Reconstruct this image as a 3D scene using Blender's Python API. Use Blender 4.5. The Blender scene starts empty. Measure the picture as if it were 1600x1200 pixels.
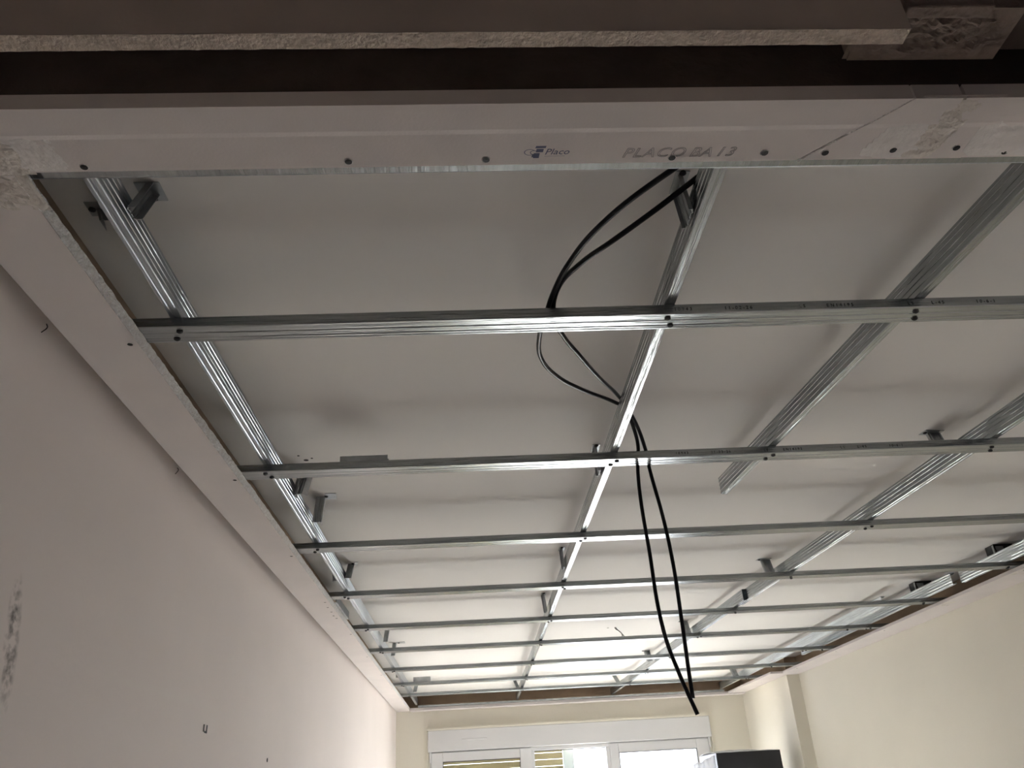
import bpy, bmesh, math, random
from mathutils import Vector, Matrix
random.seed(7)
scene = bpy.context.scene
col = scene.collection

# ------------------------------------------------------------------ camera
CZ = 1.66                                   # eye height; every z below is given as height above the eye and lifted by CZ
FPX, PITCH, YAW, ROLL = 1272.09, 0.475252, 0.0627929, -0.0601749
cam = bpy.data.cameras.new('camera')
cam.sensor_fit = 'HORIZONTAL'; cam.sensor_width = 36.0
cam.lens = FPX / 1600.0 * 36.0
cam.clip_start = 0.02; cam.clip_end = 200
camo = bpy.data.objects.new('camera', cam); col.objects.link(camo)
cp, sp, cy, sy = math.cos(PITCH), math.sin(PITCH), math.cos(YAW), math.sin(YAW)
fw = Vector((sy*cp, cy*cp, sp)); rt = Vector((cy, -sy, 0)); up = rt.cross(fw)
c, s = math.cos(ROLL), math.sin(ROLL)
R_ = c*rt + s*up; U_ = -s*rt + c*up
camo.matrix_world = Matrix(((R_.x, U_.x, -fw.x, 0), (R_.y, U_.y, -fw.y, 0), (R_.z, U_.z, -fw.z, CZ), (0, 0, 0, 1)))
scene.camera = camo

# ------------------------------------------------------------------ light, exposure
world = bpy.data.worlds.new('World'); scene.world = world; world.use_nodes = True
wn = world.node_tree.nodes; wl = world.node_tree.links
bg = wn['Background']; bg.inputs[0].default_value = (0.95, 0.935, 1.06, 1); bg.inputs[1].default_value = 5.0
WX0, WX1, WTOP = -0.36, 1.76, 0.375          # window opening
YF = 6.70                                   # far wall
portal = bpy.data.lights.new('window_daylight', 'AREA'); portal.shape = 'RECTANGLE'
portal.size = WX1-WX0; portal.size_y = CZ+WTOP; portal.cycles.is_portal = True
po = bpy.data.objects.new('window_daylight', portal); col.objects.link(po)
po.location = ((WX0+WX1)/2, YF+0.16, (CZ+WTOP)/2); po.rotation_euler = (math.radians(-90), 0, 0)
sun = bpy.data.lights.new('sun', 'SUN'); sun.energy = 52.0; sun.angle = math.radians(0.6); sun.color = (1.0, 0.96, 0.955)
so = bpy.data.objects.new('sun', sun); col.objects.link(so)      # high sun outside the window: lights the balcony and a patch of floor
so.location = (1, YF+3, 5); so.rotation_euler = Vector((-0.27, -0.766, -0.643)).to_track_quat('-Z', 'Y').to_euler()
vs = scene.view_settings
vs.view_transform = 'Standard'; vs.look = 'None'; vs.gamma = 1.0; vs.use_curve_mapping = False
vs.exposure = 0.75
scene.cycles.max_bounces = 14; scene.cycles.diffuse_bounces = 8; scene.cycles.glossy_bounces = 4
scene.cycles.caustics_reflective = False; scene.cycles.caustics_refractive = False

# ------------------------------------------------------------------ materials
def mat(name, rgb, rough=0.7, metal=0.0, var=0.06, vscale=3.0, bump=0.0, bscale=60.0, stretch=(1, 1, 1), spec=0.5, tint=None):
    m = bpy.data.materials.new(name); m.use_nodes = True
    nt = m.node_tree; n = nt.nodes; l = nt.links
    b = n['Principled BSDF']
    b.inputs['Roughness'].default_value = rough; b.inputs['Metallic'].default_value = metal
    b.inputs['Specular IOR Level'].default_value = spec
    tc = n.new('ShaderNodeTexCoord'); mp = n.new('ShaderNodeMapping'); mp.inputs['Scale'].default_value = stretch
    l.new(tc.outputs['Object'], mp.inputs[0])
    no = n.new('ShaderNodeTexNoise'); no.inputs['Scale'].default_value = vscale; no.inputs['Detail'].default_value = 5
    l.new(mp.outputs[0], no.inputs['Vector'])
    cr = n.new('ShaderNodeValToRGB')
    t = tint or rgb
    cr.color_ramp.elements[0].position = 0.3; cr.color_ramp.elements[1].position = 0.7
    cr.color_ramp.elements[0].color = tuple(max(0, v*(1-var)) for v in rgb)+(1,)
    cr.color_ramp.elements[1].color = tuple(min(1, v*(1+var)) for v in t)+(1,)
    l.new(no.outputs['Fac'], cr.inputs[0]); l.new(cr.outputs[0], b.inputs['Base Color'])
    if bump > 0:
        n2 = n.new('ShaderNodeTexNoise'); n2.inputs['Scale'].default_value = bscale; n2.inputs['Detail'].default_value = 4
        l.new(mp.outputs[0], n2.inputs['Vector'])
        bp = n.new('ShaderNodeBump'); bp.inputs['Strength'].default_value = bump; bp.inputs['Distance'].default_value = 0.01
        l.new(n2.outputs['Fac'], bp.inputs['Height']); l.new(bp.outputs[0], b.inputs['Normal'])
    m['b'] = 1
    return m

M_wall = mat('wall_paint', (0.86, 0.80, 0.785), 0.75, var=0.03, vscale=1.6, bump=0.06, bscale=90)
M_cream = mat('cream_wall_paint', (0.715, 0.69, 0.61), 0.75, var=0.03, vscale=1.6, bump=0.06, bscale=90)
M_old = mat('old_ochre_paint', (0.36, 0.27, 0.19), 0.85, var=0.16, vscale=4, bump=0.2, bscale=50)
M_slab = mat('slab_paint', (0.76, 0.75, 0.735), 0.8, var=0.03, vscale=1.2, bump=0.05, bscale=40)
M_floor = mat('floor_screed', (0.60, 0.58, 0.56), 0.6, var=0.08, vscale=2)
M_board = mat('plasterboard_paper', (0.69, 0.65, 0.645), 0.8, var=0.04, vscale=5, bump=0.05, bscale=300, spec=0.3, tint=(0.70, 0.655, 0.645))
M_gyps = mat('gypsum_core', (0.95, 0.92, 0.90), 0.9, var=0.12, vscale=120, bump=1.0, bscale=260, spec=0.2)
M_board_top = mat('dark_board_paper', (0.50, 0.43, 0.38), 0.9, var=0.10, vscale=7, bump=0.06, bscale=200, spec=0.2)  # darker, warmer copy of the board paper for the upright board
M_gyps_top = mat('dark_gypsum_core', (0.66, 0.57, 0.49), 0.9, var=0.14, vscale=90, bump=0.8, bscale=220, spec=0.2)  # darker, warmer gypsum for the cut edge of that board
M_brown = mat('brown_plaster', (.22, .175, .15), .95, var=.2, vscale=25, bump=.6, bscale=70)
M_filler = mat('plaster_filler', (0.70, 0.66, 0.62), 0.9, var=0.10, vscale=40, bump=0.5, bscale=90, spec=0.2)
M_smear = mat('filler_smear', (0.77, 0.745, 0.735), 0.85, var=0.08, vscale=20, bump=0.2, bscale=120, spec=0.2)
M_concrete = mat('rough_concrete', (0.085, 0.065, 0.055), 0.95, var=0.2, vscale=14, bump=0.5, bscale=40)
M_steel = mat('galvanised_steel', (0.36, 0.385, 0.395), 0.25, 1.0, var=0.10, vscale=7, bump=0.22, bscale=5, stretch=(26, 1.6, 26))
M_steel_lit = mat('reflection_lit_steel', (0.62, 0.66, 0.69), 0.30, 1.0, var=0.10, vscale=7, bump=0.20, bscale=5, stretch=(26, 1.6, 26))  # same galvanised steel, with bright reflections put into the base colour
M_steel_sheen = mat('blue_sheen_steel', (0.42, 0.46, 0.50), 0.30, 1.0, var=0.12, vscale=7, bump=0.20, bscale=5, stretch=(26, 1.6, 26))  # same steel for the left rail, its bluish sheen painted into the colour
M_steel2 = mat('galvanised_steel_dull', (0.42, 0.44, 0.45), 0.42, 0.9, var=0.16, vscale=30, bump=0.15, bscale=30)
M_black = mat('black_cable_sheath', (0.008, 0.008, 0.010), 0.30, var=0.1, spec=0.25)
M_screw = mat('black_phosphate', (0.012, 0.010, 0.010), 0.6, var=0.1)
M_clip_shadow = mat('clip_shadow_black', (0.015, 0.015, 0.016), 0.45, var=0.1)  # black colour stands in for the shadow inside the open hanger clips
M_ink = mat('blue_ink', (0.16, 0.17, 0.26), 0.9, var=0.1, spec=0.1)
M_inkg = mat('grey_ink', (0.30, 0.29, 0.33), 0.9, var=0.1, spec=0.1)
M_stamp = mat('dark_stamp_ink', (0.02, 0.02, 0.02), 0.8, var=0.1, spec=0.1)
M_pvc = mat('white_pvc', (0.66, 0.665, 0.68), 0.35, var=0.015)
M_gasket = mat('grey_gasket', (0.10, 0.10, 0.10), 0.7, var=0.1)
M_slat = mat('beige_shutter', (0.60, 0.50, 0.30), 0.5, var=0.05, vscale=9)
M_guide = mat('pale_guide', (0.72, 0.78, 0.82), 0.4, var=0.03)
M_dark = mat('black_plastic_sheet', (0.018, 0.019, 0.026), 0.30, var=0.25, vscale=6, bump=0.35, bscale=7)
M_out = mat('balcony_tiles', (0.66, 0.60, 0.52), 0.8, var=0.06)
M_wire = mat('brown_wire', (0.10, 0.075, 0.06), 0.5, var=0.2)

def film_mat():
    m = bpy.data.materials.new('translucent_film'); m.use_nodes = True
    nt = m.node_tree; n = nt.nodes; l = nt.links
    b = n['Principled BSDF']; b.inputs['Base Color'].default_value = (0.85, 0.87, 0.92, 1); b.inputs['Roughness'].default_value = 0.25
    tr = n.new('ShaderNodeBsdfTranslucent'); tr.inputs[0].default_value = (0.85, 0.87, 0.92, 1)
    tp = n.new('ShaderNodeBsdfTransparent')
    mx = n.new('ShaderNodeMixShader'); mx.inputs[0].default_value = 0.35
    l.new(b.outputs[0], mx.inputs[1]); l.new(tr.outputs[0], mx.inputs[2])
    m2 = n.new('ShaderNodeMixShader'); m2.inputs[0].default_value = 0.2
    l.new(mx.outputs[0], m2.inputs[1]); l.new(tp.outputs[0], m2.inputs[2])
    l.new(m2.outputs[0], n['Material Output'].inputs[0])
    return m
M_film = film_mat()
def glass_mat():
    m = bpy.data.materials.new('window_glass'); m.use_nodes = True
    nt = m.node_tree; n = nt.nodes; l = nt.links
    n.remove(n['Principled BSDF'])
    tp = n.new('ShaderNodeBsdfTransparent'); tp.inputs[0].default_value = (0.94, 0.97, 0.96, 1)
    gl = n.new('ShaderNodeBsdfGlossy'); gl.inputs['Roughness'].default_value = 0.02
    lw = n.new('ShaderNodeLayerWeight'); lw.inputs[0].default_value = 0.5
    pw = n.new('ShaderNodeMath'); pw.operation = 'POWER'; pw.inputs[1].default_value = 5.0; l.new(lw.outputs['Facing'], pw.inputs[0])
    fr = n.new('ShaderNodeMath'); fr.operation = 'MULTIPLY_ADD'; fr.inputs[1].default_value = 0.96; fr.inputs[2].default_value = 0.04; l.new(pw.outputs[0], fr.inputs[0])
    mx = n.new('ShaderNodeMixShader')
    l.new(fr.outputs[0], mx.inputs[0]); l.new(tp.outputs[0], mx.inputs[1]); l.new(gl.outputs[0], mx.inputs[2])
    l.new(mx.outputs[0], n['Material Output'].inputs[0])
    return m
M_glass = glass_mat()

def wall_left_mat():
    """painted wall with the dark scuff, the filler joint with a painted ridge highlight and old ochre paint above the dropped border"""
    m = M_wall.copy(); m.name = 'left_wall_paint'
    nt = m.node_tree; n = nt.nodes; l = nt.links
    b = n['Principled BSDF']; src = b.inputs['Base Color'].links[0].from_socket
    geo = n.new('ShaderNodeNewGeometry'); sx = n.new('ShaderNodeSeparateXYZ'); l.new(geo.outputs['Position'], sx.inputs[0])
    def math_(op, a, bb, clamp=False):
        k = n.new('ShaderNodeMath'); k.operation = op; k.use_clamp = clamp
        for i, v in enumerate((a, bb)):
            if isinstance(v, (int, float)): k.inputs[i].default_value = v
            else: l.new(v, k.inputs[i])
        return k.outputs[0]
    def blob(y0, z0, ry, rz, slope=0.0):
        dy = math_('SUBTRACT', sx.outputs['Y'], y0); dz = math_('SUBTRACT', sx.outputs['Z'], CZ+z0)
        dy2 = math_('SUBTRACT', dy, math_('MULTIPLY', dz, slope))
        a = math_('POWER', math_('ABSOLUTE', math_('DIVIDE', dy2, ry), 0), 2)
        e = math_('POWER', math_('ABSOLUTE', math_('DIVIDE', dz, rz), 0), 2)
        return math_('SUBTRACT', 1.0, math_('ADD', a, e), True)
    no = n.new('ShaderNodeTexNoise'); no.inputs['Scale'].default_value = 75; no.inputs['Detail'].default_value = 6
    l.new(geo.outputs['Position'], no.inputs['Vector'])
    sc = math_('MULTIPLY', blob(1.205, 0.240, 0.022, 0.10, -0.20), math_('MULTIPLY', math_('SUBTRACT', no.outputs['Fac'], 0.42, True), 4.5), True)
    mx = n.new('ShaderNodeMixRGB'); l.new(math_('MULTIPLY', sc, 0.85), mx.inputs[0]); l.new(src, mx.inputs[1]); mx.inputs[2].default_value = (0.10, 0.085, 0.08, 1)
    # filler joint running down to the right, its ridge highlight painted pale, and the pale dab at its end
    dz = math_('SUBTRACT', sx.outputs['Z'], CZ+0.241)
    yy = math_('SUBTRACT', sx.outputs['Y'], 1.77)
    j1 = math_('SUBTRACT', 1.0, math_('ABSOLUTE', math_('DIVIDE', math_('SUBTRACT', dz, math_('MULTIPLY', yy, 0.012)), 0.012), 0), True)
    j2 = math_('SUBTRACT', 1.0, math_('ABSOLUTE', math_('DIVIDE', yy, 0.42), 0), True)
    jn = math_('MULTIPLY', math_('MULTIPLY', j1, math_('POWER', j2, 0.5)), no.outputs['Fac'])
    dab = math_('MULTIPLY', blob(2.16, 0.229, 0.10, 0.035), 0.5)
    jj = math_('ADD', math_('MULTIPLY', jn, 0.7), math_('MULTIPLY', dab, no.outputs['Fac']), True)
    mx2 = n.new('ShaderNodeMixRGB'); l.new(jj, mx2.inputs[0]); l.new(mx.outputs[0], mx2.inputs[1]); mx2.inputs[2].default_value = (0.86, 0.83, 0.80, 1)
    l.new(mx2.outputs[0], b.inputs['Base Color'])
    return m
M_wall_left = wall_left_mat()

# ------------------------------------------------------------------ mesh helpers
def link(o, parent=None):
    col.objects.link(o)
    if parent is not None: o.parent = parent
    return o
def mesh_obj(name, verts, faces, m, parent=None, loc=(0, 0, 0), smooth=False, mats=None, fmat=None, recalc=True):
    me = bpy.data.meshes.new(name); me.from_pydata([tuple(v) for v in verts], [], faces)
    for mm in (mats or [m]): me.materials.append(mm)
    if fmat:
        for p_, k in zip(me.polygons, fmat): p_.material_index = k
    if recalc:
        bm = bmesh.new(); bm.from_mesh(me); bmesh.ops.recalc_face_normals(bm, faces=bm.faces); bm.to_mesh(me); bm.free()
    if smooth:
        for p_ in me.polygons: p_.use_smooth = True
    me.update()
    o = bpy.data.objects.new(name, me); o.location = loc
    return link(o, parent)
class MB:
    def __init__(self): self.v = []; self.f = []; self.k = []
    def box(self, x0, x1, y0, y1, z0, z1, k=0):
        b = len(self.v)
        self.v += [(x, y, z) for z in (z0, z1) for y in (y0, y1) for x in (x0, x1)]
        self.f += [tuple(b+i for i in q) for q in ((0, 2, 3, 1), (4, 5, 7, 6), (0, 1, 5, 4), (2, 6, 7, 3), (0, 4, 6, 2), (1, 3, 7, 5))]
        self.k += [k]*6; return self
    def cyl(self, a, bb, r, n=10, k=0, r2=None):
        a = Vector(a); bb = Vector(bb); d = (bb-a).normalized()
        t = d.orthogonal().normalized(); u = d.cross(t); b = len(self.v)
        for p_, rr in ((a, r), (bb, r if r2 is None else r2)):
            for i in range(n):
                an = 2*math.pi*i/n; self.v.append(tuple(p_+rr*(math.cos(an)*t+math.sin(an)*u)))
        for i in range(n):
            j = (i+1) % n; self.f.append((b+i, b+j, b+n+j, b+n+i)); self.k.append(k)
        self.f.append(tuple(b+i for i in reversed(range(n)))); self.f.append(tuple(b+n+i for i in range(n))); self.k += [k, k]
        return self
    def prism(self, poly, axis, a, bb, k=0, kedge=None):
        """poly of 2-D points in the two other axes, extruded along axis from a to bb"""
        b = len(self.v); n = len(poly)
        for t in (a, bb):
            for (p_, q) in poly:
                self.v.append({'x': (t, p_, q), 'y': (p_, t, q), 'z': (p_, q, t)}[axis])
        for i in range(n):
            j = (i+1) % n; self.f.append((b+i, b+j, b+n+j, b+n+i)); self.k.append(k if kedge is None else kedge)
        self.f.append(tuple(b+i for i in range(n))); self.f.append(tuple(b+n+i for i in reversed(range(n)))); self.k += [k, k]
        return self
    def build(self, name, m, parent=None, loc=(0, 0, 0), mats=None, smooth=False):
        return mesh_obj(name, self.v, self.f, m, parent, loc, smooth, mats, self.k if mats else None)
def tag(o, label=None, cat=None, group=None, kind=None):
    if label: o['label'] = label
    if cat: o['category'] = cat
    if group: o['group'] = group
    if kind: o['kind'] = kind
    return o
def bevel(o, w, seg=2):
    b = o.modifiers.new('bevel', 'BEVEL'); b.width = w; b.segments = seg; b.limit_method = 'ANGLE'; return o
def empty(name, loc, rz=0):
    o = bpy.data.objects.new(name, None); o.empty_display_size = 0.05; o.location = loc; o.rotation_euler = (0, 0, rz); return link(o)

# ------------------------------------------------------------------ the setting
H, HB, HR, S = 0.667, 0.680, 0.698, 0.780        # border underside, furring underside, rail underside, slab underside
XL, XR, XJ, YJ = -0.660, 2.160, 2.076, 5.665      # left wall, right wall, jogged part of right wall
YB = -2.6                                       # back of the passage behind the camera
st = lambda o: tag(o, kind='structure')
st(MB().box(XL-.2, XR+.2, YB-.2, YF+.3, -0.20, 0).build('floor', M_floor))
st(MB().box(XL-.2, XR+.2, YB-.2, YF+.3, CZ+S, CZ+S+.2).build('ceiling', M_slab))
# walls: painted up to the dropped border, old ochre paint above it
def wall(name, x0, x1, y0, y1, m, split=True, z0=0.0):
    b = MB()
    if split:
        b.box(x0, x1, y0, y1, z0, CZ+0.674, 0); b.box(x0, x1, y0, y1, CZ+0.674, CZ+S, 1)
        return st(b.build(name, m, mats=[m, M_old]))
    b.box(x0, x1, y0, y1, z0, CZ+S); return st(b.build(name, m))
XU = -0.566                                    # the old ochre wall head above the border stands proud of the wall below
xw = lambda y: -.652+.0064*(y-.7)              # the wall below is a little out of square and leaves a dark gap behind the border
b = MB().prism([(-.9, YB-.2), (xw(YB-.2), YB-.2), (xw(YF+.3), YF+.3), (-.9, YF+.3)], 'z', 0, CZ+S)
b.box(-.604, XU, YB-.2, YF+.3, CZ+.6805, CZ+S, 1)
st(b.build('wall_left', M_wall_left, mats=[M_wall_left, M_old]))
b = MB()
for z0, z1, k in ((0, CZ+.674, 0), (CZ+.674, CZ+S, 1)):
    b.box(XR, XR+.2, 0.645, YF+.3, z0, z1, k); b.box(XJ, XR, YJ, YF, z0, z1, k)
st(b.build('wall_right', M_cream, mats=[M_cream, M_old]))
b = MB()
b.box(XL, WX0, YF, YF+.3, 0, CZ+.674); b.box(WX1, XR, YF, YF+.3, 0, CZ+.674); b.box(WX0, WX1, YF, YF+.3, CZ+WTOP, CZ+.674)
b.box(XL, XR, YF, YF+.3, CZ+.674, CZ+S, 1)
st(b.build('wall_far', M_cream, mats=[M_cream, M_old]))
# near wall: lintel over the passage and the wall beside it, passage walls
b = MB()
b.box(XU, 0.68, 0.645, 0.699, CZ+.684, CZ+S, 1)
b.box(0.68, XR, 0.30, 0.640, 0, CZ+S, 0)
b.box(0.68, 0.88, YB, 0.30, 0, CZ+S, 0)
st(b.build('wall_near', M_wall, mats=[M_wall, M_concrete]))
st(MB().box(XL, 0.68, YB-.2, YB, 0, CZ+S).build('wall_back', M_wall))
# bulkhead return on the right of the passage, above the border strip
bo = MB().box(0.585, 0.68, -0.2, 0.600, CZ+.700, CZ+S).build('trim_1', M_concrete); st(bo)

# ------------------------------------------------------------------ outside
out = MB().box(-3, 5, YF+.3, YF+2.2, -0.22, -0.03).build('balcony_slab', M_out)
st(out)
# ------------------------------------------------------------------ screws (shared meshes)
def screw_mesh():
    b = MB()
    n = 12
    for i in range(n):                       # torn paper ring
        a0, a1 = 2*math.pi*i/n, 2*math.pi*(i+1)/n
        r1, r2 = .0042, .0058+.0006*math.sin(5*a0); r2b = .0058+.0006*math.sin(5*a1)
        k = len(b.v)
        b.v += [(r1*math.cos(a0), r1*math.sin(a0), -.0004), (r1*math.cos(a1), r1*math.sin(a1), -.0004), (r2b*math.cos(a1), r2b*math.sin(a1), .0006), (r2*math.cos(a0), r2*math.sin(a0), .0006)]
        b.f.append((k, k+1, k+2, k+3)); b.k.append(1)
    b.cyl((0, 0, .002), (0, 0, -.0006), .0043, 12, 0)
    b.cyl((0, 0, -.0006), (0, 0, -.0011), .0016, 6, 0)
    o = b.build('screw', M_screw, mats=[M_screw, M_gyps]); me = o.data; bpy.data.objects.remove(o); return me
def pan_mesh():
    b = MB().cyl((0, 0, .001), (0, 0, -.0015), .0050, 10).cyl((0, 0, -.0015), (0, 0, -.0030), .0050, 10, r2=.0030).cyl((0, 0, -.003), (0, 0, -.0036), .0014, 6)
    o = b.build('screw', M_screw); me = o.data; bpy.data.objects.remove(o); return me
SCREW, PAN = screw_mesh(), pan_mesh()
def screw(parent, pos, me=None, rot=(0, 0, 0)):
    """screw as a part; pos in world, parents here carry location and z rotation only"""
    o = bpy.data.objects.new('screw', me or SCREW); link(o, parent)
    mw = Matrix.Translation(parent.location) @ parent.rotation_euler.to_matrix().to_4x4()
    o.matrix_local = mw.inverted() @ (Matrix.Translation(Vector(pos)) @ Matrix.Rotation(rot[0], 4, 'X') @ Matrix.Rotation(rot[1], 4, 'Y'))
    return o

# ------------------------------------------------------------------ plasterboard border strips
T = 0.0125
def rough_edge(parent, axis, c0, c1, pos, z0, z1, sgn, name='cut_edge', lean=0.0):
    """ragged gypsum core along a cut edge: a strip of uneven little facets standing proud of the paper"""
    n = max(8, int((c1-c0)/0.011)); v = []; f = []
    for i in range(n+1):
        t = c0+(c1-c0)*i/n
        for j in range(4):
            w = pos+sgn*(0.0004+random.uniform(0, .0022)*(1 if j in (1, 2) else .6))+lean*j/3; z = z0+(z1-z0)*j/3+random.uniform(-.0008, .0008)
            v.append((w, t, z) if axis == 'y' else (t, w, z))
    for i in range(n):
        for j in range(3):
            a = i*4+j; f.append((a, a+1, a+5, a+4))
    o = mesh_obj(name, v, f, M_gyps, parent); return o
# near strip: tapered factory edge with a shoulder, cut on a diagonal at its right end
def strip_near(name, poly_end0, poly_end1):
    """cross-section swept in x between two end lines x(y)"""
    prof = [(.637, .0210), (.637, 0), (.6745, 0), (.6825, .0013), (.733, .0016), (.733, .0130)]
    v = []; n = len(prof)
    for e in (poly_end0, poly_end1):
        for (y, z) in prof: v.append((e(y), y, CZ+H+z))
    f = [(i, (i+1) % n, n+(i+1) % n, n+i) for i in range(n)] + [tuple(range(n)), tuple(range(2*n-1, n-1, -1))]
    return mesh_obj(name, v, f, M_board, loc=(0, 0, 0))
diag = lambda y: 0.412+(0.731-y)*(0.096/0.097)
joint = lambda y: 0.558+0.004*(0.731-y)/.1
s1 = strip_near('plasterboard_strip', lambda y: -.606, lambda y: diag(y)-.0022-.0034*(y-.634)/.097)
tag(s1, 'near plasterboard border strip with blue printed lettering, left of the diagonal cut', 'plasterboard')
s2 = strip_near('plasterboard_offcut', lambda y: diag(y)+.0002, lambda y: joint(y)-.002)
tag(s2, 'plasterboard piece between the diagonal cut and the crumbled plaster joint', 'plasterboard')
s3 = strip_near('plasterboard_strip', lambda y: joint(y)+.002, lambda y: XR-.005)
tag(s3, 'near plasterboard border strip right of the crumbled plaster joint', 'plasterboard')
for x, y in ((-.426, .725), (-.128, .723), (.031, .7235), (.251, .725), (.361, .7195)): screw(s1, (x, y, CZ+H+.0012))
for x, y in ((.435, .721), (.517, .718)): screw(s2, (x, y, CZ+H+.0012))
for x, y in ((.594, .716), (.659, .724), (.80, .722), (.98, .723)): screw(s3, (x, y, CZ+H+.0012))
# frayed paper along the diagonal cut
b = MB()
for i in range(46):
    y = .637+.096*i/45; x = diag(y)-.0012
    w = random.uniform(.0006, .0022); l_ = random.uniform(.003, .007); z = CZ+H+(0 if y < .675 else .0013)
    k = len(b.v); b.v += [(x, y-w, z), (x, y+w, z), (x-l_*.9, y+l_*.1, z-random.uniform(.0002, .0011))]; b.f.append((k, k+1, k+2)); b.k.append(0)
b.build('frayed_paper', M_board, s1)

# filler patches: lumpy mesh
def lumpy(name, parent, x0, x1, y0, y1, z, amp, m, nx=22, ny=22, seed=1, mask=None, nz=-1):
    rnd = random.Random(seed); from mathutils import noise
    v = []; idx = {}; f = []
    for i in range(nx+1):
        for j in range(ny+1):
            u, w = i/nx, j/ny; x = x0+(x1-x0)*u; y = y0+(y1-y0)*w
            fall = min(1, 5*min(u, 1-u))*min(1, 5*min(w, 1-w))
            k = mask(x, y) if mask else 1.0
            nn = noise.fractal(Vector((x*60, y*60, seed*3.1)), 0.8, 2.2, 5)
            hgt = max(-.002, amp*fall*k*(0.55+0.9*nn))
            if k*fall < .12: hgt = -.002
            idx[(i, j)] = len(v); v.append((x, y, z+nz*hgt))
    for i in range(nx):
        for j in range(ny): f.append((idx[(i, j)], idx[(i+1, j)], idx[(i+1, j+1)], idx[(i, j+1)]))
    return mesh_obj(name, v, f, m, parent, smooth=False)
def band(x, y):
    # diagonal crumble running from the far right corner to the near left
    xc = .5585+(.690-y)*.26
    return max(0, 1-abs((x-xc)/.022)**2)
lumpy('plaster_filler', s3, .515, .61, .635, .735, CZ+H+.0006, .0030, M_filler, 40, 42, 3, band)
lumpy('filler_smear', s3, .46, .585, .640, .733, CZ+H+.0012, .0014, M_smear, 34, 34, 5, lambda x, y: max(0, 1-abs((x-(.535+(.690-y)*.5))/.05)**2))
lumpy('filler_smear', s3, .60, .72, .637, .733, CZ+H+.0012, .0014, M_smear, 24, 24, 9)
lumpy('filler_smear', s1, -.51, -.44, .672, .733, CZ+H+.0016, .0013, M_smear, 26, 22, 11)
lumpy('plaster_filler', s1, -.585, -.484, .685, .738, CZ+H+.0010, .0035, M_filler, 34, 26, 13)

# left, right and far strips
sl = MB().box(-.608, -.5085, .736, YF-.006, CZ+H, CZ+H+T).build('plasterboard_strip', M_board)
tag(sl, 'long plasterboard border strip along the left wall with ragged white cut edge', 'plasterboard')
rough_edge(sl, 'y', .736, YF-.11, -.5088, CZ+H-.0003, CZ+H+T, 1, lean=.0068)
for x, y in ((-.521, 1.118), (-.517, 1.714), (-.519, 2.332), (-.523, 2.93), (-.527, 3.013), (-.526, 3.09), (-.529, 3.158), (-.525, 3.206), (-.517, 3.536), (-.520, 4.12), (-.518, 4.74), (-.519, 5.34)):
    screw(sl, (x, y, CZ+H))
lumpy('plaster_filler', sl, -.56, -.496, .733, .80, CZ+H+.0006, .0035, M_filler, 24, 24, 21)
srp = MB().box(2.016, XR-.004, .736, YJ-.102, CZ+H, CZ+H+T).build('plasterboard_strip', M_board)
tag(srp, 'plasterboard border strip along the long right wall', 'plasterboard')
for y in (2.93, 3.53, 4.10, 4.72, 5.36): screw(srp, (2.04, y, CZ+H))
lumpy('plaster_filler', srp, 2.018, 2.09, 2.86, 3.02, CZ+H+.0006, .002, M_filler, 18, 24, 31)
lumpy('plaster_filler', srp, 2.018, 2.08, 3.44, 3.56, CZ+H+.0006, .002, M_filler, 18, 24, 33)
srj = MB().box(1.936, XJ-.004, YJ-.10, YF-.106, CZ+H, CZ+H+T).box(XJ-.004, XR-.004, YJ-.10, YJ-.001, CZ+H, CZ+H+T).build('plasterboard_strip', M_board)
tag(srj, 'short plasterboard border strip on the stepped-in wall beside the window corner', 'plasterboard')
sf = MB().box(-.503, XJ-.004, YF-.105, YF-.004, CZ+H-.006, CZ+H+T).build('plasterboard_strip', M_board)
tag(sf, 'plasterboard border strip on the window wall above the shutter box', 'plasterboard')

# ------------------------------------------------------------------ boards and slot over the passage
lb = MB().box(XU+.002, .437, .523, .541, CZ+.640, CZ+S).build('lintel_board', M_board_top)
tag(lb, 'dark upright plasterboard with bare cut edge across the top of the view', 'plasterboard')
v = []; f = []
n = 130
for i in range(n+1):
    x = XU+.003+(.436-XU-.003)*i/n
    for j in range(4):
        v.append((x, .5232+.0175*j/3+random.uniform(-.0003, .0003), CZ+.640-.0004-random.uniform(0, .0006)))
for i in range(n):
    for j in range(3): a = i*4+j; f.append((a, a+1, a+5, a+4))
mesh_obj('cut_edge', v, f, M_gyps_top, lb)
bt = MB().box(.442, .530, .520, .535, CZ+.668, CZ+.681).build('board_remnant', M_brown)
tag(bt, 'narrow pale board remnant above the brown patch at the upper right corner', 'plasterboard')
bevel(bt, .002)
pl = MB().box(.420, .583, .5415, .606, CZ+.692, CZ+.730).build('plaster_plug', M_brown)
tag(pl, 'brown plaster plug closing the slot at the upper right corner', 'plaster')
lumpy('plaster_filler', pl, .415, .584, .542, .606, CZ+.6925, .006, M_brown, 34, 22, 41)

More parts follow.
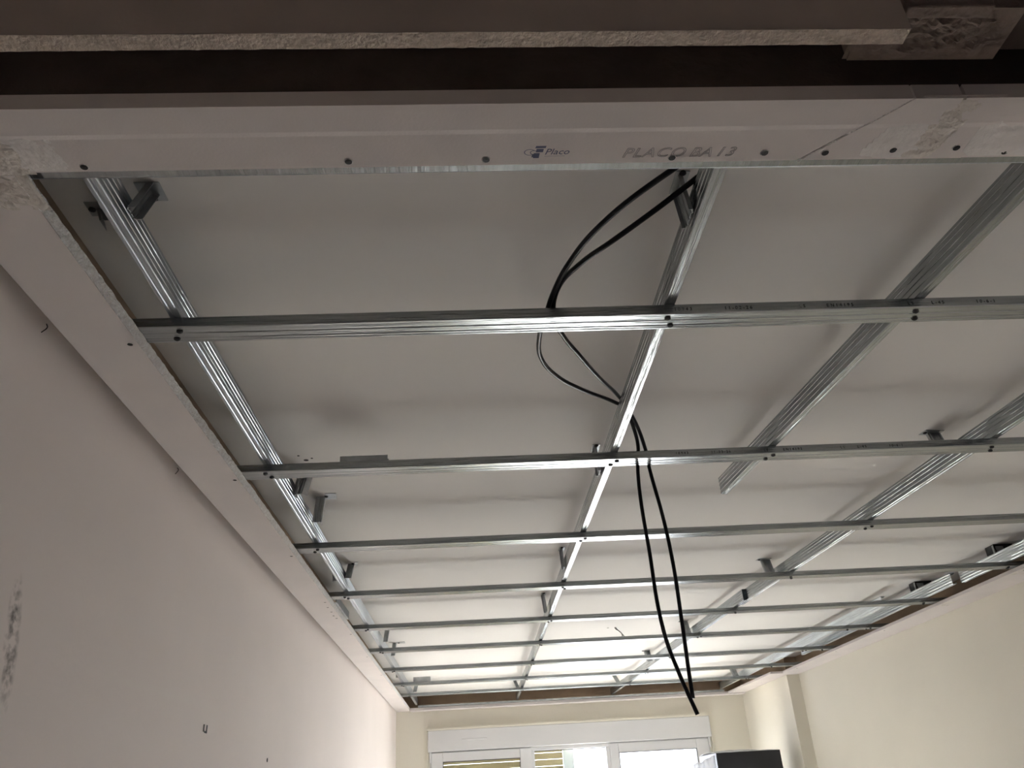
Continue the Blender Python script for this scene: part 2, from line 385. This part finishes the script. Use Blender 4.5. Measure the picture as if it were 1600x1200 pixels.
# ------------------------------------------------------------------ galvanised profiles
def offset_poly(pts, t):
    o = []
    for i, p_ in enumerate(pts):
        a = Vector(pts[max(0, i-1)]); c_ = Vector(pts[min(len(pts)-1, i+1)]); p2 = Vector(p_)
        d1 = (p2-a).normalized() if i > 0 else (c_-p2).normalized(); d2 = (c_-p2).normalized() if i < len(pts)-1 else d1
        n1 = Vector((-d1.y, d1.x)); n2 = Vector((-d2.y, d2.x)); m_ = (n1+n2); m_.normalize()
        k = t/max(.5, m_.dot(n1)); o.append(tuple(p2+m_*k))
    return o
FUR = [(-18.0, 15.8), (-20.5, 17.6), (-22.8, 17.6), (-23.5, 16.4), (-23.5, 1.6), (-22.3, 0), (-6.2, 0), (-5.2, 1.3), (-3.6, 1.3), (-2.6, 0), (8.6, 0), (9.5, 1.2), (11.0, 1.2), (11.9, 0), (16.4, 0), (17.1, .7), (18.0, .7), (18.7, 0),
       (22.3, 0), (23.5, 1.6), (23.5, 16.4), (22.8, 17.6), (20.5, 17.6), (18.0, 15.8)]
WEB = [(-16.5, 16.6), (-19.5, 17.8), (-21.8, 17.8), (-23.5, 16.6), (-23.5, 11.5), (-22.9, 10.6), (-22.9, 8.4), (-23.5, 7.5), (-23.5, 1.4), (-22.3, 0), (-15.5, 0), (-14.6, .9), (-13, .9), (-12, 0), (-5.2, 0), (-4.4, 1.1), (-2.6, 1.1), (-1.8, 0), (5.0, 0), (5.8, 1.0), (7.4, 1.0), (8.2, 0), (14.5, 0), (15.2, .7), (16.6, .7), (17.4, 0),
       (22.3, 0), (23.5, 1.4), (23.5, 16.6), (21.8, 17.8), (19.5, 17.8), (16.5, 16.6)]
def channel(name, prof, L, orient, loc, rz, m=None, nseg=1):
    """open sheet-metal section swept along local +Y; orient maps (u, v) in mm to local x, z"""
    inner = offset_poly(prof, .7)
    loop = list(prof)+list(reversed(inner)); n = len(loop); v = []; f = []
    for k in range(nseg+1):
        y = L*k/nseg
        for (u, w) in loop:
            x, z = orient(u/1000, w/1000); v.append((x, y, z))
    for k in range(nseg):
        for i in range(n): f.append((k*n+i, k*n+(i+1) % n, (k+1)*n+(i+1) % n, (k+1)*n+i))
    h_ = n//2
    for base in (0, nseg*n):
        for i in range(h_-1): f.append((base+i, base+i+1, base+n-2-i, base+n-1-i))
    o = mesh_obj(name, v, f, m or M_steel, loc=loc)
    o.rotation_euler = (0, 0, rz); return o
# nine furring channels across the room
ORD = ['first', 'second', 'third', 'fourth', 'fifth', 'sixth', 'seventh', 'eighth', 'ninth']
FY = [1.139, 1.7515, 2.3575, 2.958, 3.555, 4.125, 4.7475, 5.352, 5.893]
fur = []
for i, y in enumerate(FY):
    x0, x1 = -.545, (2.075 if i < 8 else 1.985)
    o = channel('furring_channel', FUR, x1-x0, lambda u, w: (-u, w), (x0, y-.0235, CZ+HB), -math.pi/2)
    tag(o, '%s galvanised furring channel across the ceiling, counted from the lettered plasterboard strip' % ORD[i], 'metal channel', 'furring channels across the ceiling')
    fur.append(o)
# rails on edge running towards the window: (web x at y0, y0, web x at y1, y1, side)
rails = []
def rail(x0, y0, x1, y1, side, label, z=HR, hgt=0.0):
    L = math.hypot(x1-x0, y1-y0); rz = math.atan2(-(x1-x0), y1-y0)
    o = channel('hanging_rail', WEB, L, (lambda u, w: (side*w, u+.0235)), (x0, y0, CZ+z), rz, M_steel_lit if x0 > 1.7 else (M_steel_sheen if x0 < 0 else M_steel))
    tag(o, label, 'metal rail', 'galvanised rails on edge above the furring channels')
    rails.append((o, x0, y0, x1, y1, side)); return o
rail(-.4385, .700, -.442, 6.58, -1, 'galvanised rail on edge running nearest to the left wall')
rail(.3205, .700, .322, 1.79, 1, 'near length of the middle rail, passing beside the looping black cables')
rail(.3225, 1.792, .300, 6.58, 1, 'far length of the middle rail, running on to the window wall')
rail(.766, .700, .664, 2.03, 1, 'short slanting rail whose cut end stops between second and third furring channels')
rail(1.262, .85, 1.128, 3.47, 1, 'near length of the slanting rail right of the short rail')
rail(1.120, 3.38, 1.024, 6.58, 1, 'far length of the slanting rail reaching the window wall right of the middle rail')
rail(1.977, .75, 1.9765, 3.235, 1, 'near length of the rail nearest to the right wall, behind the hanger clips')
rail(1.952, 3.255, 1.955, 5.02, 1, 'second length of the rail nearest to the right wall, with a bright cut end')
rail(1.840, 3.655, 1.872, 6.58, 1, 'grooved rail starting beyond the fifth furring channel, left of the right wall rail')
def rail_x(k, y):
    _, x0, y0, x1, y1, s_ = rails[k]; return x0+(x1-x0)*(y-y0)/(y1-y0)+s_*.009
for i, y in enumerate(FY):
    for k in range(len(rails)):
        if rails[k][2] <= y <= rails[k][4]:
            x = rail_x(k, y); yc = y-.0235
            dd = (-.004, .005) if (i+k) % 2 else (.005, -.006)
            screw(fur[i], (x+dd[0], yc-.011, CZ+HB), PAN); screw(fur[i], (x+dd[1], yc+.011, CZ+HB), PAN)

# date stamp printed on the near faces of the first two furring channels
def text_mesh(name, body, size, m, parent, mw, outline=0.0, shear=0.0, spacing=1.0, thick=.00008):
    cu = bpy.data.curves.new(name, 'FONT'); cu.body = body; cu.size = size; cu.shear = shear; cu.space_character = spacing
    if outline: cu.fill_mode = 'NONE'; cu.bevel_depth = outline; cu.bevel_resolution = 0; cu.resolution_u = 3
    else: cu.extrude = thick; cu.resolution_u = 2
    to = bpy.data.objects.new(name, cu); col.objects.link(to)
    bpy.context.view_layer.update()
    me = bpy.data.meshes.new_from_object(to.evaluated_get(bpy.context.evaluated_depsgraph_get()))
    bpy.data.objects.remove(to); me.materials.clear(); me.materials.append(m)
    o = bpy.data.objects.new(name, me); link(o, parent)
    pm = Matrix.Translation(parent.location) @ parent.rotation_euler.to_matrix().to_4x4()
    o.matrix_local = pm.inverted() @ mw
    return o
RX90 = Matrix.Rotation(math.radians(90), 4, 'X')
for i, xs in ((0, .335), (1, .47)):
    yw = FY[i]-.0235-.0235-.0002
    for dx, word in ((0, '10943'), (.082, '11-02-26'), (.205, 'LS'), (.25, 'EN14195'), (.385, 'LS'), (.425, 'L-45'), (.50, '10-6-1')):
        text_mesh('printed_stamp', word, .0085, M_stamp, fur[i], Matrix.Translation((xs+dx, yw, CZ+HB+.0055)) @ RX90, spacing=1.5)

# lettering on the near strip (faces down, read from the passage)
DOWN = Matrix(((1, 0, 0, 0), (0, -1, 0, 0), (0, 0, -1, 0), (0, 0, 0, 1)))
def onstrip(x, y): return Matrix.Translation((x, y, CZ+H+.00125)) @ DOWN
text_mesh('printed_lettering', 'PLACO', .0215, M_inkg, s1, onstrip(.190, .7232), outline=.00028, shear=.30, spacing=1.12)
text_mesh('printed_lettering', 'BA', .0215, M_inkg, s1, onstrip(.270, .7238), outline=.00028, shear=.30, spacing=1.05)
text_mesh('printed_lettering', '13', .0215, M_inkg, s1, onstrip(.3005, .7236), outline=.00028, shear=.30, spacing=1.15)
text_mesh('printed_lettering', 'Placo', .0135, M_ink, s1, onstrip(.0985, .7165), shear=.30, spacing=1.0)
b = MB()                                        # emblem: two open rings beside a striped upright bar
zc = CZ+H+.0012
def arc(cx, cy_, r, a0, a1, w, n=14):
    for i in range(n):
        t0, t1 = a0+(a1-a0)*i/n, a0+(a1-a0)*(i+1)/n; k = len(b.v)
        for t, rr in ((t0, r-w), (t1, r-w), (t1, r+w), (t0, r+w)): b.v.append((cx+rr*math.cos(t), cy_+.75*rr*math.sin(t), zc))
        b.f.append((k, k+1, k+2, k+3)); b.k.append(0)
arc(.0815, .7125, .0062, .6, 5.6, .0005); arc(.0865, .7130, .0042, .3, 5.2, .0005)
for (dx, y0, y1, w) in ((0, .7025, .7060, .0060), (.0005, .7072, .7125, .0042), (-.001, .7140, .7220, .0034), (-.0045, .7165, .7205, .0012)):
    k = len(b.v); xc = .0915+dx+(.712-y0)*.3
    b.v += [(xc-w, y0, zc), (xc+w, y0, zc), (xc+w-.0008, y1, zc), (xc-w-.0008, y1, zc)]; b.f.append((k, k+1, k+2, k+3)); b.k.append(0)
k = len(b.v); b.v += [(.099, .7190, zc), (.123, .7190, zc), (.123, .7194, zc), (.099, .7194, zc)]; b.f.append((k, k+1, k+2, k+3)); b.k.append(0)
b.build('printed_emblem', M_ink, s1)

# ------------------------------------------------------------------ wall tracks behind the border strips
def track(name, x0, x1, y0, y1, label, lip):
    b = MB(); t = .0008; hh = .028 if lip != '-y' else .012
    b.box(x0, x1, y0, y1, CZ+HB+.0002, CZ+HB+t)
    if lip == '+y': b.box(x0, x1, y1-t, y1, CZ+HB+t, CZ+HB+hh); b.box(x0, x1, y0, y0+t, CZ+HB+t, CZ+HB+hh)
    if lip == '-y': b.box(x0, x1, y0, y0+t, CZ+HB+t, CZ+HB+hh); b.box(x0, x1, y1-t, y1, CZ+HB+t, CZ+HB+hh)
    if lip == '+x': b.box(x1-t, x1, y0, y1, CZ+HB+t, CZ+HB+hh); b.box(x0, x0+t, y0, y1, CZ+HB+t, CZ+HB+hh)
    o = b.build(name, M_steel if lip == '+y' else M_steel2); tag(o, label, 'metal track')
    if lip == '+y':
        MB().cyl((x0, y1+.0004, CZ+HB+.0012), (x1, y1+.0004, CZ+HB+.0012), .0013, 8).build('rolled_lip', M_steel_lit, o, smooth=True)
    return o
track('wall_track', XU+.004, XR-.006, .7005, .7560, 'thin metal track peeking out behind the lettered plasterboard strip', '+y')
track('wall_track', -.545, -.4925, 3.00, 3.30, 'short bright metal track piece peeking out beside the left border strip', '+x')
track('wall_track', -.44, 1.90, YF-.140, YF-.090, 'metal track peeking out behind the border strip on the window wall', '-y')

# ------------------------------------------------------------------ hangers
def hanger(top, bot, w, depth, label, foot=(.034, .040), turn=0.0, ribs=3, hole=True, m=None):
    """ribbed strap from the slab down to a rail, with a folded foot screwed to the slab and a tab on the rail"""
    root = empty('hanger_bracket', (top[0], top[1], CZ+S), turn)
    tag(root, label, 'metal bracket', 'hanger brackets between slab and rails')
    m = m or M_steel2
    dx, dy = bot[0]-top[0], bot[1]-top[1]
    ct, st_ = math.cos(-turn), math.sin(-turn); lx, ly = dx*ct-dy*st_, dx*st_+dy*ct
    zb = bot[2]-S
    v = []; f = []
    xs = [-.5]
    for r in range(ribs):
        c0 = -.5+(r+.5)/ribs; xs += [c0-.16/ribs, c0-.05/ribs, c0+.05/ribs, c0+.16/ribs]
    xs += [.5]
    for lev, t in ((0, 0.0), (1, 1.0)):
        for q, u in enumerate(xs):
            rib = .0022 if (q % 4) in (2, 3) and 0 < q < len(xs)-1 else 0.0
            for side in (0, .0010):
                v.append((u*w+lx*t, ly*t-rib+side, -.0012+(zb+.0012)*t))
    n = len(xs)*2
    for q in range(len(xs)-1):
        a = q*2
        f += [(a, a+2, n+a+2, n+a), (a+1, n+a+1, n+a+3, a+3), (a, a+1, a+3, a+2), (n+a, n+a+2, n+a+3, n+a+1)]
    f += [(0, n, n+1, 1), (n-2, n-1, 2*n-1, 2*n-2)]
    mesh_obj('strap', v, f, m, root)
    # side flanges turn the strap into a shallow channel
    b = MB()
    for sgn in (-1, 1):
        x0 = sgn*w/2; k = len(b.v)
        b.v += [(x0, 0, -.0015), (x0, depth, -.0015), (x0+lx, ly+depth, zb), (x0+lx, ly, zb), (x0-sgn*.001, 0, -.0015), (x0-sgn*.001, depth, -.0015), (x0+lx-sgn*.001, ly+depth, zb), (x0+lx-sgn*.001, ly, zb)]
        b.f += [(k, k+1, k+2, k+3), (k+7, k+6, k+5, k+4), (k, k+4, k+5, k+1), (k+1, k+5, k+6, k+2), (k+2, k+6, k+7, k+3), (k+3, k+7, k+4, k)]; b.k += [0]*6
    b.build('flange', m, root)
    ft = MB().box(-w/2-foot[0], w/2, -foot[1]/2, foot[1]/2, -.0014, 0).build('foot', m, root)
    sc = bpy.data.objects.new('screw', PAN); link(sc, root); sc.location = (-w/2-foot[0]*.5, 0, -.0014)
    return root
Lh = 'hanger bracket'
Q = math.pi/2
hanger((-.500, .930), (-.468, .885, .722), .030, .022, 'dark hanger bracket left of the left rail, tucked behind the lettered strip', foot=(.012, .03))
hanger((-.4275, .890), (-.4335, .865, .716), .026, .010, 'pale hanger bracket right of the left rail, nearest to the lettered strip', turn=-Q, foot=(.012, .034))
hanger((-.428, 1.985), (-.431, 1.945, .712), .034, .020, 'bright hanger bracket just beyond the second furring channel on the left rail', turn=-.5, foot=(-.052, .04))
hanger((-.410, 2.150), (-.417, 2.150, .706), .024, .030, 'dark channel offcut hanger standing between second and third furring channels at left rail', turn=.1, foot=(-.054, .046))
hanger((-.474, 2.840), (-.468, 2.83, .716), .030, .022, 'hanger bracket left of the left rail just before the fourth furring channel', foot=(.008, .03))
hanger((-.424, 2.850), (-.426, 2.80, .716), .022, .020, 'dark hanger right of the left rail just before the fourth furring channel', turn=.2, foot=(-.032, .04))
hanger((-.418, 4.04), (-.424, 4.02, .716), .020, .018, 'hanger bracket right of the left rail before the sixth furring channel', foot=(-.065, .04))
hanger((-.418, 4.42), (-.424, 4.40, .712), .020, .018, 'hanger bracket right of the left rail just beyond the sixth furring channel', foot=(-.065, .05))
hanger((-.475, 5.25), (-.470, 5.22, .716), .024, .018, 'small hanger bracket left of the left rail before the eighth furring channel', foot=(.008, .03))
hanger((-.408, 5.97), (-.420, 5.94, .716), .024, .018, 'small hanger bracket at the far end of the left rail', foot=(-.06, .05))
hanger((.3145, .900), (.3165, .890, .708), .042, .006, 'hanger bracket clasping the middle rail where the black cable end disappears', turn=Q, foot=(.006, .02))
hanger((.3170, 1.88), (.3180, 1.86, .706), .040, .006, 'hanger bracket on the middle rail just beyond the second furring channel', turn=Q, foot=(.006, .02))
hanger((.3125, 2.78), (.3135, 2.76, .706), .040, .006, 'hanger bracket on the middle rail just before the fourth furring channel', turn=Q, foot=(.006, .02))
hanger((.298, 3.46), (.3045, 3.45, .704), .044, .010, 'hanger bracket on the middle rail just before the fifth furring channel', turn=Q, foot=(.006, .02))
hanger((.262, 5.98), (.288, 5.92, .704), .022, .012, 'slanting hanger bracket on the middle rail beside the ninth furring channel', foot=(.008, .03))
hanger((1.181, 1.855), (1.180, 1.835, .720), .038, .008, 'ribbed bright hanger left of the slanting rail at the second furring channel', turn=.15, foot=(.014, .03))
hanger((1.122, 3.045), (1.124, 3.02, .716), .038, .008, 'ribbed bright hanger left of the slanting rail at the fourth furring channel', turn=.12, foot=(.014, .03))
hanger((1.070, 4.21), (1.072, 4.18, .714), .036, .008, 'ribbed bright hanger left of the slanting rail at the sixth furring channel', turn=.1, foot=(.014, .03))
hanger((1.040, 5.09), (1.044, 5.06, .714), .036, .008, 'ribbed bright hanger left of the slanting rail at the seventh furring channel', turn=.1, foot=(.014, .03))
hanger((.970, 6.02), (.996, 5.95, .696), .028, .010, 'bright hanger strap left of the slanting rail beside the ninth furring channel', foot=(.008, .03))
hanger((1.825, 6.02), (1.835, 5.98, .712), .036, .02, 'bright hanger bracket at the far right corner beside the ninth furring channel', foot=(.008, .03))

# hanger clips on the right, bodies filled black for the shadow inside them
def clip(x, y, label):
    root = empty('hanger_clip', (x, y, CZ+S)); tag(root, label, 'hanger clip', 'hanger clips on the right rail')
    b = MB(); t = .004; w, d, hh = .038, .056, .034
    b.box(-w, w, -d/2, d/2, -t, 0); b.box(-w, -w+t, -d/2, d/2, -hh, -t); b.box(w-t, w, -d/2, d/2, -hh, -t); b.box(-w, w, d/2-t, d/2, -hh, -t); b.box(-w, w, -d/2, -d/2+t, -hh, -t); b.box(-w, w, -d/2, d/2, -hh-.001, -hh+.003)
    b.build('clip_body', M_clip_shadow, root)
    b = MB().box(-w-.002, -w-.0006, -d/2, -d/2+.010, -.045, -.004).box(-w+.006, -w+.036, -d/2-.0016, -d/2-.0002, -.030, -.008)
    b.build('metal_tab', M_steel2, root)
    sc = bpy.data.objects.new('screw', PAN); link(sc, root); sc.location = (-w+.002, -d/2-.002, -.026); sc.rotation_euler = (math.radians(-90), 0, 0)
clip(2.022, 3.00, 'hanger clip with painted black shadow inside, on the right rail between third and fourth furring channels')
clip(1.995, 3.575, 'hanger clip with painted black shadow inside, on the right rail between fourth and fifth furring channels')

# offcuts lying across
o = channel('channel_offcut', FUR, .108, lambda u, w: (-u*.55, w*1.6), (-.294, 1.757, CZ+HR+.0006), -math.pi/2, M_steel2)
tag(o, 'short dark channel offcut lying on the second furring channel near its left end', 'metal offcut')
o = channel('channel_offcut', FUR, .105, lambda u, w: (-u*.55, w*1.6), (-.385, 5.335, CZ+HR+.0006), -math.pi/2, M_steel2)
tag(o, 'short dark channel offcut lying on the eighth furring channel near the window', 'metal offcut')

# ------------------------------------------------------------------ cables
def tube(name, pts, r, m, parent=None, res=8):
    cu = bpy.data.curves.new(name, 'CURVE'); cu.dimensions = '3D'; cu.bevel_depth = r; cu.bevel_resolution = 3; cu.use_fill_caps = True; cu.resolution_u = res
    sp_ = cu.splines.new('BEZIER'); sp_.bezier_points.add(len(pts)-1)
    for q, p_ in zip(sp_.bezier_points, pts):
        q.co = (p_[0], p_[1], CZ+p_[2]); q.handle_left_type = q.handle_right_type = 'AUTO'
    to = bpy.data.objects.new(name, cu); col.objects.link(to); bpy.context.view_layer.update()
    me = bpy.data.meshes.new_from_object(to.evaluated_get(bpy.context.evaluated_depsgraph_get())); bpy.data.objects.remove(to)
    me.materials.clear(); me.materials.append(m)
    for p_ in me.polygons: p_.use_smooth = True
    return link(bpy.data.objects.new(name, me), parent)
RC = .0042
ca = tube('electric_cable', [(.41, .70, .735), (.340, .745, .728), (.275, .804, .720), (.198, .912, .720), (.161, 1.002, .720), (.140, 1.080, .712), (.1330, 1.120, .7035), (.127, 1.201, .706), (.136, 1.280, .710), (.171, 1.361, .716), (.239, 1.460, .732), (.318, 1.560, .7515), (.336, 1.580, .7515),
      (.372, 1.655, .726), (.388, 1.715, .7035), (.3905, 1.745, .702), (.393, 1.7605, .690), (.391, 1.762, .668), (.388, 1.758, .60), (.389, 1.745, .485), (.394, 1.73, .30), (.412, 1.722, .215), (.436, 1.718, .137)], RC, M_black)
tag(ca, 'black electric cable in the wider loop, hanging lower to a free end before the window', 'cable', 'black cables looping through the grid')
cb = tube('electric_cable', [(.400, .800, .748), (.330, .850, .7510), (.316, .864, .7480), (.278, .897, .735), (.222, .951, .722), (.177, 1.011, .722), (.149, 1.072, .720), (.1445, 1.122, .7040), (.168, 1.196, .706), (.204, 1.272, .710), (.254, 1.381, .722), (.320, 1.530, .7515), (.336, 1.562, .7515),
      (.376, 1.640, .730), (.405, 1.715, .7035), (.4135, 1.745, .702), (.4175, 1.7605, .690), (.421, 1.762, .66), (.433, 1.758, .56), (.4385, 1.75, .46), (.436, 1.735, .32), (.4335, 1.728, .22), (.4335, 1.726, .168)], RC, M_black)
tag(cb, 'black electric cable in the tighter loop, ending just above the other cable end', 'cable', 'black cables looping through the grid')
# ceiling point: twin wires out of a drilled hole
w1 = tube('ceiling_wire', [(.725, 4.290, .7805), (.727, 4.285, .772), (.740, 4.27, .758), (.753, 4.26, .738), (.745, 4.26, .712), (.731, 4.265, .704)], .0022, M_wire)
tag(w1, 'thin brown wires dangling from a small hole in the slab', 'wire')
tube('second_strand', [(.730, 4.290, .7805), (.734, 4.28, .768), (.748, 4.27, .752), (.758, 4.26, .735), (.768, 4.25, .718)], .0018, M_wire, w1)
sx_ = [(.690, 4.295, .006), (-.401, 1.888, .006), (-.385, 1.877, .003), (-.414, 1.858, .003)]
for i, (x, y, r) in enumerate(sx_):
    o = MB().cyl((0, 0, .0004), (0, 0, -.0006), r, 10).build('drill_hole', M_screw, loc=(x, y, CZ+S))
    tag(o, ['dark drill hole in the slab beside the dangling wires', 'largest drill hole in the slab before the second furring channel', 'small drill hole right of the largest one near the left rail', 'small drill hole left of the largest one near the left rail'][i], 'drill hole')

# ------------------------------------------------------------------ small things on the left wall
for i, pts in enumerate([[(-.648, 1.105, .700), (-.643, 1.10, .690), (-.647, 1.095, .679)], [(-.645, 1.712, .700), (-.640, 1.706, .692), (-.644, 1.703, .682)]]):
    o = tube('wire_end', pts, .0008, M_screw)
    tag(o, ['thin dark wire end sticking out under the left border strip, nearer the camera', 'thin dark wire end sticking out under the left border strip, further along'][i], 'wire')
o = MB().box(-.001, .0012, -.014, -.009, -.006, .010).box(-.001, .0012, -.004, .014, -.008, -.004).box(-.001, .0012, .009, .014, -.006, .010).build('wall_chip', M_screw, loc=(xw(2.11), 2.11, CZ+.195))
tag(o, 'small dark chipped marks low on the left wall', 'wall damage')
o = MB().cyl((-.001, 0, 0), (.0012, 0, 0), .006, 8).build('nail_hole', M_screw, loc=(xw(2.74), 2.74, CZ+.157)); tag(o, 'single dark nail hole right of the chipped marks on the left wall', 'nail hole')

# ------------------------------------------------------------------ window with shutter box
win = empty('window_1', (0, YF, 0)); tag(win, kind='structure')
W = lambda b, name, m, parent=win, **k: b.build(name, m, parent, loc=(0, -YF, 0) if parent is win else (0, 0, 0), **k)
Z = lambda z: CZ+z
sb = bevel(W(MB().box(-.372, 1.772, YF-.055, YF-.001, Z(.372), Z(.518)), 'shutter_box', M_pvc), .004)
W(MB().box(-.378, 1.778, YF-.058, YF-.001, Z(.5185), Z(.532)), 'box_cover_strip', M_cream)
lt = MB().box(-.12, .07, YF-.0585, YF-.0552, Z(.440), Z(.4515)).build('air_inlet', M_pvc, sb); bevel(lt, .002)
for x in (-.383, 1.776): W(MB().box(x, x+.012, YF-.020, YF-.001, .0, Z(.500)), 'side_bead', M_old if False else M_cream)
fr = MB()
fr.box(WX0, WX1, YF+.0, YF+.07, Z(.345), Z(.3715)); fr.box(WX0, WX0+.035, YF, YF+.07, 0.02, Z(.345)); fr.box(WX1-.035, WX1, YF, YF+.07, 0.02, Z(.345))
fr.box(.388, .424, YF, YF+.07, 0.02, Z(.345)); fr.box(.965, 1.002, YF, YF+.07, 0.02, Z(.345)); fr.box(WX0, WX1, YF, YF+.07, 0.0, .05)
bevel(W(fr, 'frame', M_pvc), .003)
def sash(x0, x1, z1, gx0, gx1, gz1, hinge):
    z0 = .05; b = MB(); y0, y1 = YF-.022, YF+.045
    b.box(x0, gx0, y0, y1, z0, z1); b.box(gx1, x1, y0, y1, z0, z1); b.box(gx0, gx1, y0, y1, gz1, z1); b.box(gx0, gx1, y0, y1, z0, z0+.085)
    o = bevel(W(b, 'sash', M_pvc), .004)
    g = MB()
    t = .004
    g.box(gx0, gx0+t, y0-.0004, y0+.02, z0+.085, gz1); g.box(gx1-t, gx1, y0-.0004, y0+.02, z0+.085, gz1); g.box(gx0, gx1, y0-.0004, y0+.02, gz1-t, gz1)
    gg = g.build('gasket', M_gasket, o)
    MB().box(gx0+.001, gx1-.001, YF+.008, YF+.012, z0+.086, gz1-.001).build('pane', M_glass, o)
    for zz in (Z(.30), .35):
        MB().cyl((hinge, y0-.006, zz), (hinge, y0-.006, zz+.075), .0075, 10).build('hinge', M_pvc, o)
    return o
sash(WX0+.012, .400, Z(.366), -.263, .313, Z(.302), WX0+.004)
sash(.992, WX1-.012, Z(.366), 1.058, 1.652, Z(.299), WX1-.004)
W(MB().box(.425, .964, YF+.03, YF+.034, .051, Z(.3445)), 'pane', M_glass)
W(MB().box(.425, .964, YF+.0295, YF+.04, Z(.3405), Z(.3448)), 'gasket', M_gasket)
# outer side: guides and the lowered roller shutter
W(MB().box(.655, .735, YF+.18, YF+.235, 0, Z(.372)), 'shutter_guide', M_guide)
sh = empty('roller_shutter', (0.14, YF+.205, 0)); tag(sh, 'beige roller shutter lowered behind the left half of the window', 'shutter')
slat = None
for i in range(43):
    zc_ = 2.02-i*.047
    if slat is None:
        prof = [(-.004, -.0225), (.004, -.0225), (.007, -.010), (.007, .008), (.003, .0215), (-.003, .0215), (-.007, .008), (-.007, -.010)]
        o = MB().prism([(p_, q) for p_, q in prof], 'x', -.500, .512).build('slat', M_slat, sh); slat = o.data
    else:
        o = bpy.data.objects.new('slat', slat); link(o, sh)
    o.location = (0, 0, zc_)
W(MB().box(WX0, WX1, YF+.135, YF+.299, Z(.3755), Z(.378)), 'shutter_slot_trim', M_pvc)

# ------------------------------------------------------------------ cabinet wrapped in plastic near the window
cab = empty('wrapped_cabinet', (1.72, 5.86, 0)); tag(cab, 'tall cabinet wrapped in black plastic with clear film, right of the window', 'cabinet')
bm = bmesh.new(); bmesh.ops.create_cube(bm, size=1)
bmesh.ops.subdivide_edges(bm, edges=bm.edges, cuts=9, use_grid_fill=True)
from mathutils import noise
HT = CZ+.214
for v_ in bm.verts:
    v_.co = Vector((v_.co.x*.415, v_.co.y*.44, (v_.co.z+.5)*HT))
    d = noise.noise(Vector((v_.co.x*7, v_.co.y*7, v_.co.z*2.2)))*.008*min(1, max(0, (HT-v_.co.z)*12+.25))
    if v_.co.z > .01: v_.co += Vector((d if abs(v_.co.x) > .2 else 0, d if abs(v_.co.y) > .21 else 0, 0))
me = bpy.data.meshes.new('wrapped_body'); bm.to_mesh(me); bm.free(); me.materials.append(M_dark)
for p_ in me.polygons: p_.use_smooth = True
o = bpy.data.objects.new('wrapped_body', me); link(o, cab); o.location = (0, -.0, 0.002)
o.modifiers.new('edge', 'EDGE_SPLIT').split_angle = math.radians(50)
def film(name, fn, nu=26, nv=40):
    v = []; f = []
    for i in range(nu+1):
        for j in range(nv+1): v.append(fn(i/nu, j/nv))
    for i in range(nu):
        for j in range(nv): a = i*(nv+1)+j; f.append((a, a+1, a+nv+2, a+nv+1))
    o = mesh_obj(name, v, f, M_film, cab, smooth=True); s_ = o.modifiers.new('thickness', 'SOLIDIFY'); s_.thickness = .0008; return o
def fl(u, w):
    x = -.212-.135*u; z = HT-.012-.04*u-1.1*w
    return (x, -.20+.05*u+.028*noise.noise(Vector((u*3, w*14, 1)))+.012*noise.noise(Vector((u*9+w*8, w*26, 4))), z-.016*noise.noise(Vector((u*4, w*3, 7))))
film('plastic_film', fl)
def frr(u, w):
    x = .212+.05*u*min(1, .25+w*7); z = HT-.006-.03*u-1.1*w
    return (x+.008*noise.noise(Vector((u*3, w*12, 2))), -.20+.10*u+.012*noise.noise(Vector((u*5, w*20, 3))), z)
film('plastic_film', frr)
def ftop(u, w):
    x = -.212+.424*u; y = -.20+.40*w
    return (x, y, HT+.006+.024*max(0, math.sin(u*math.pi*.95+.4))*w*(1-w)*3+.003*noise.noise(Vector((u*9, w*6, 9))))
film('plastic_film', ftop, 24, 16)
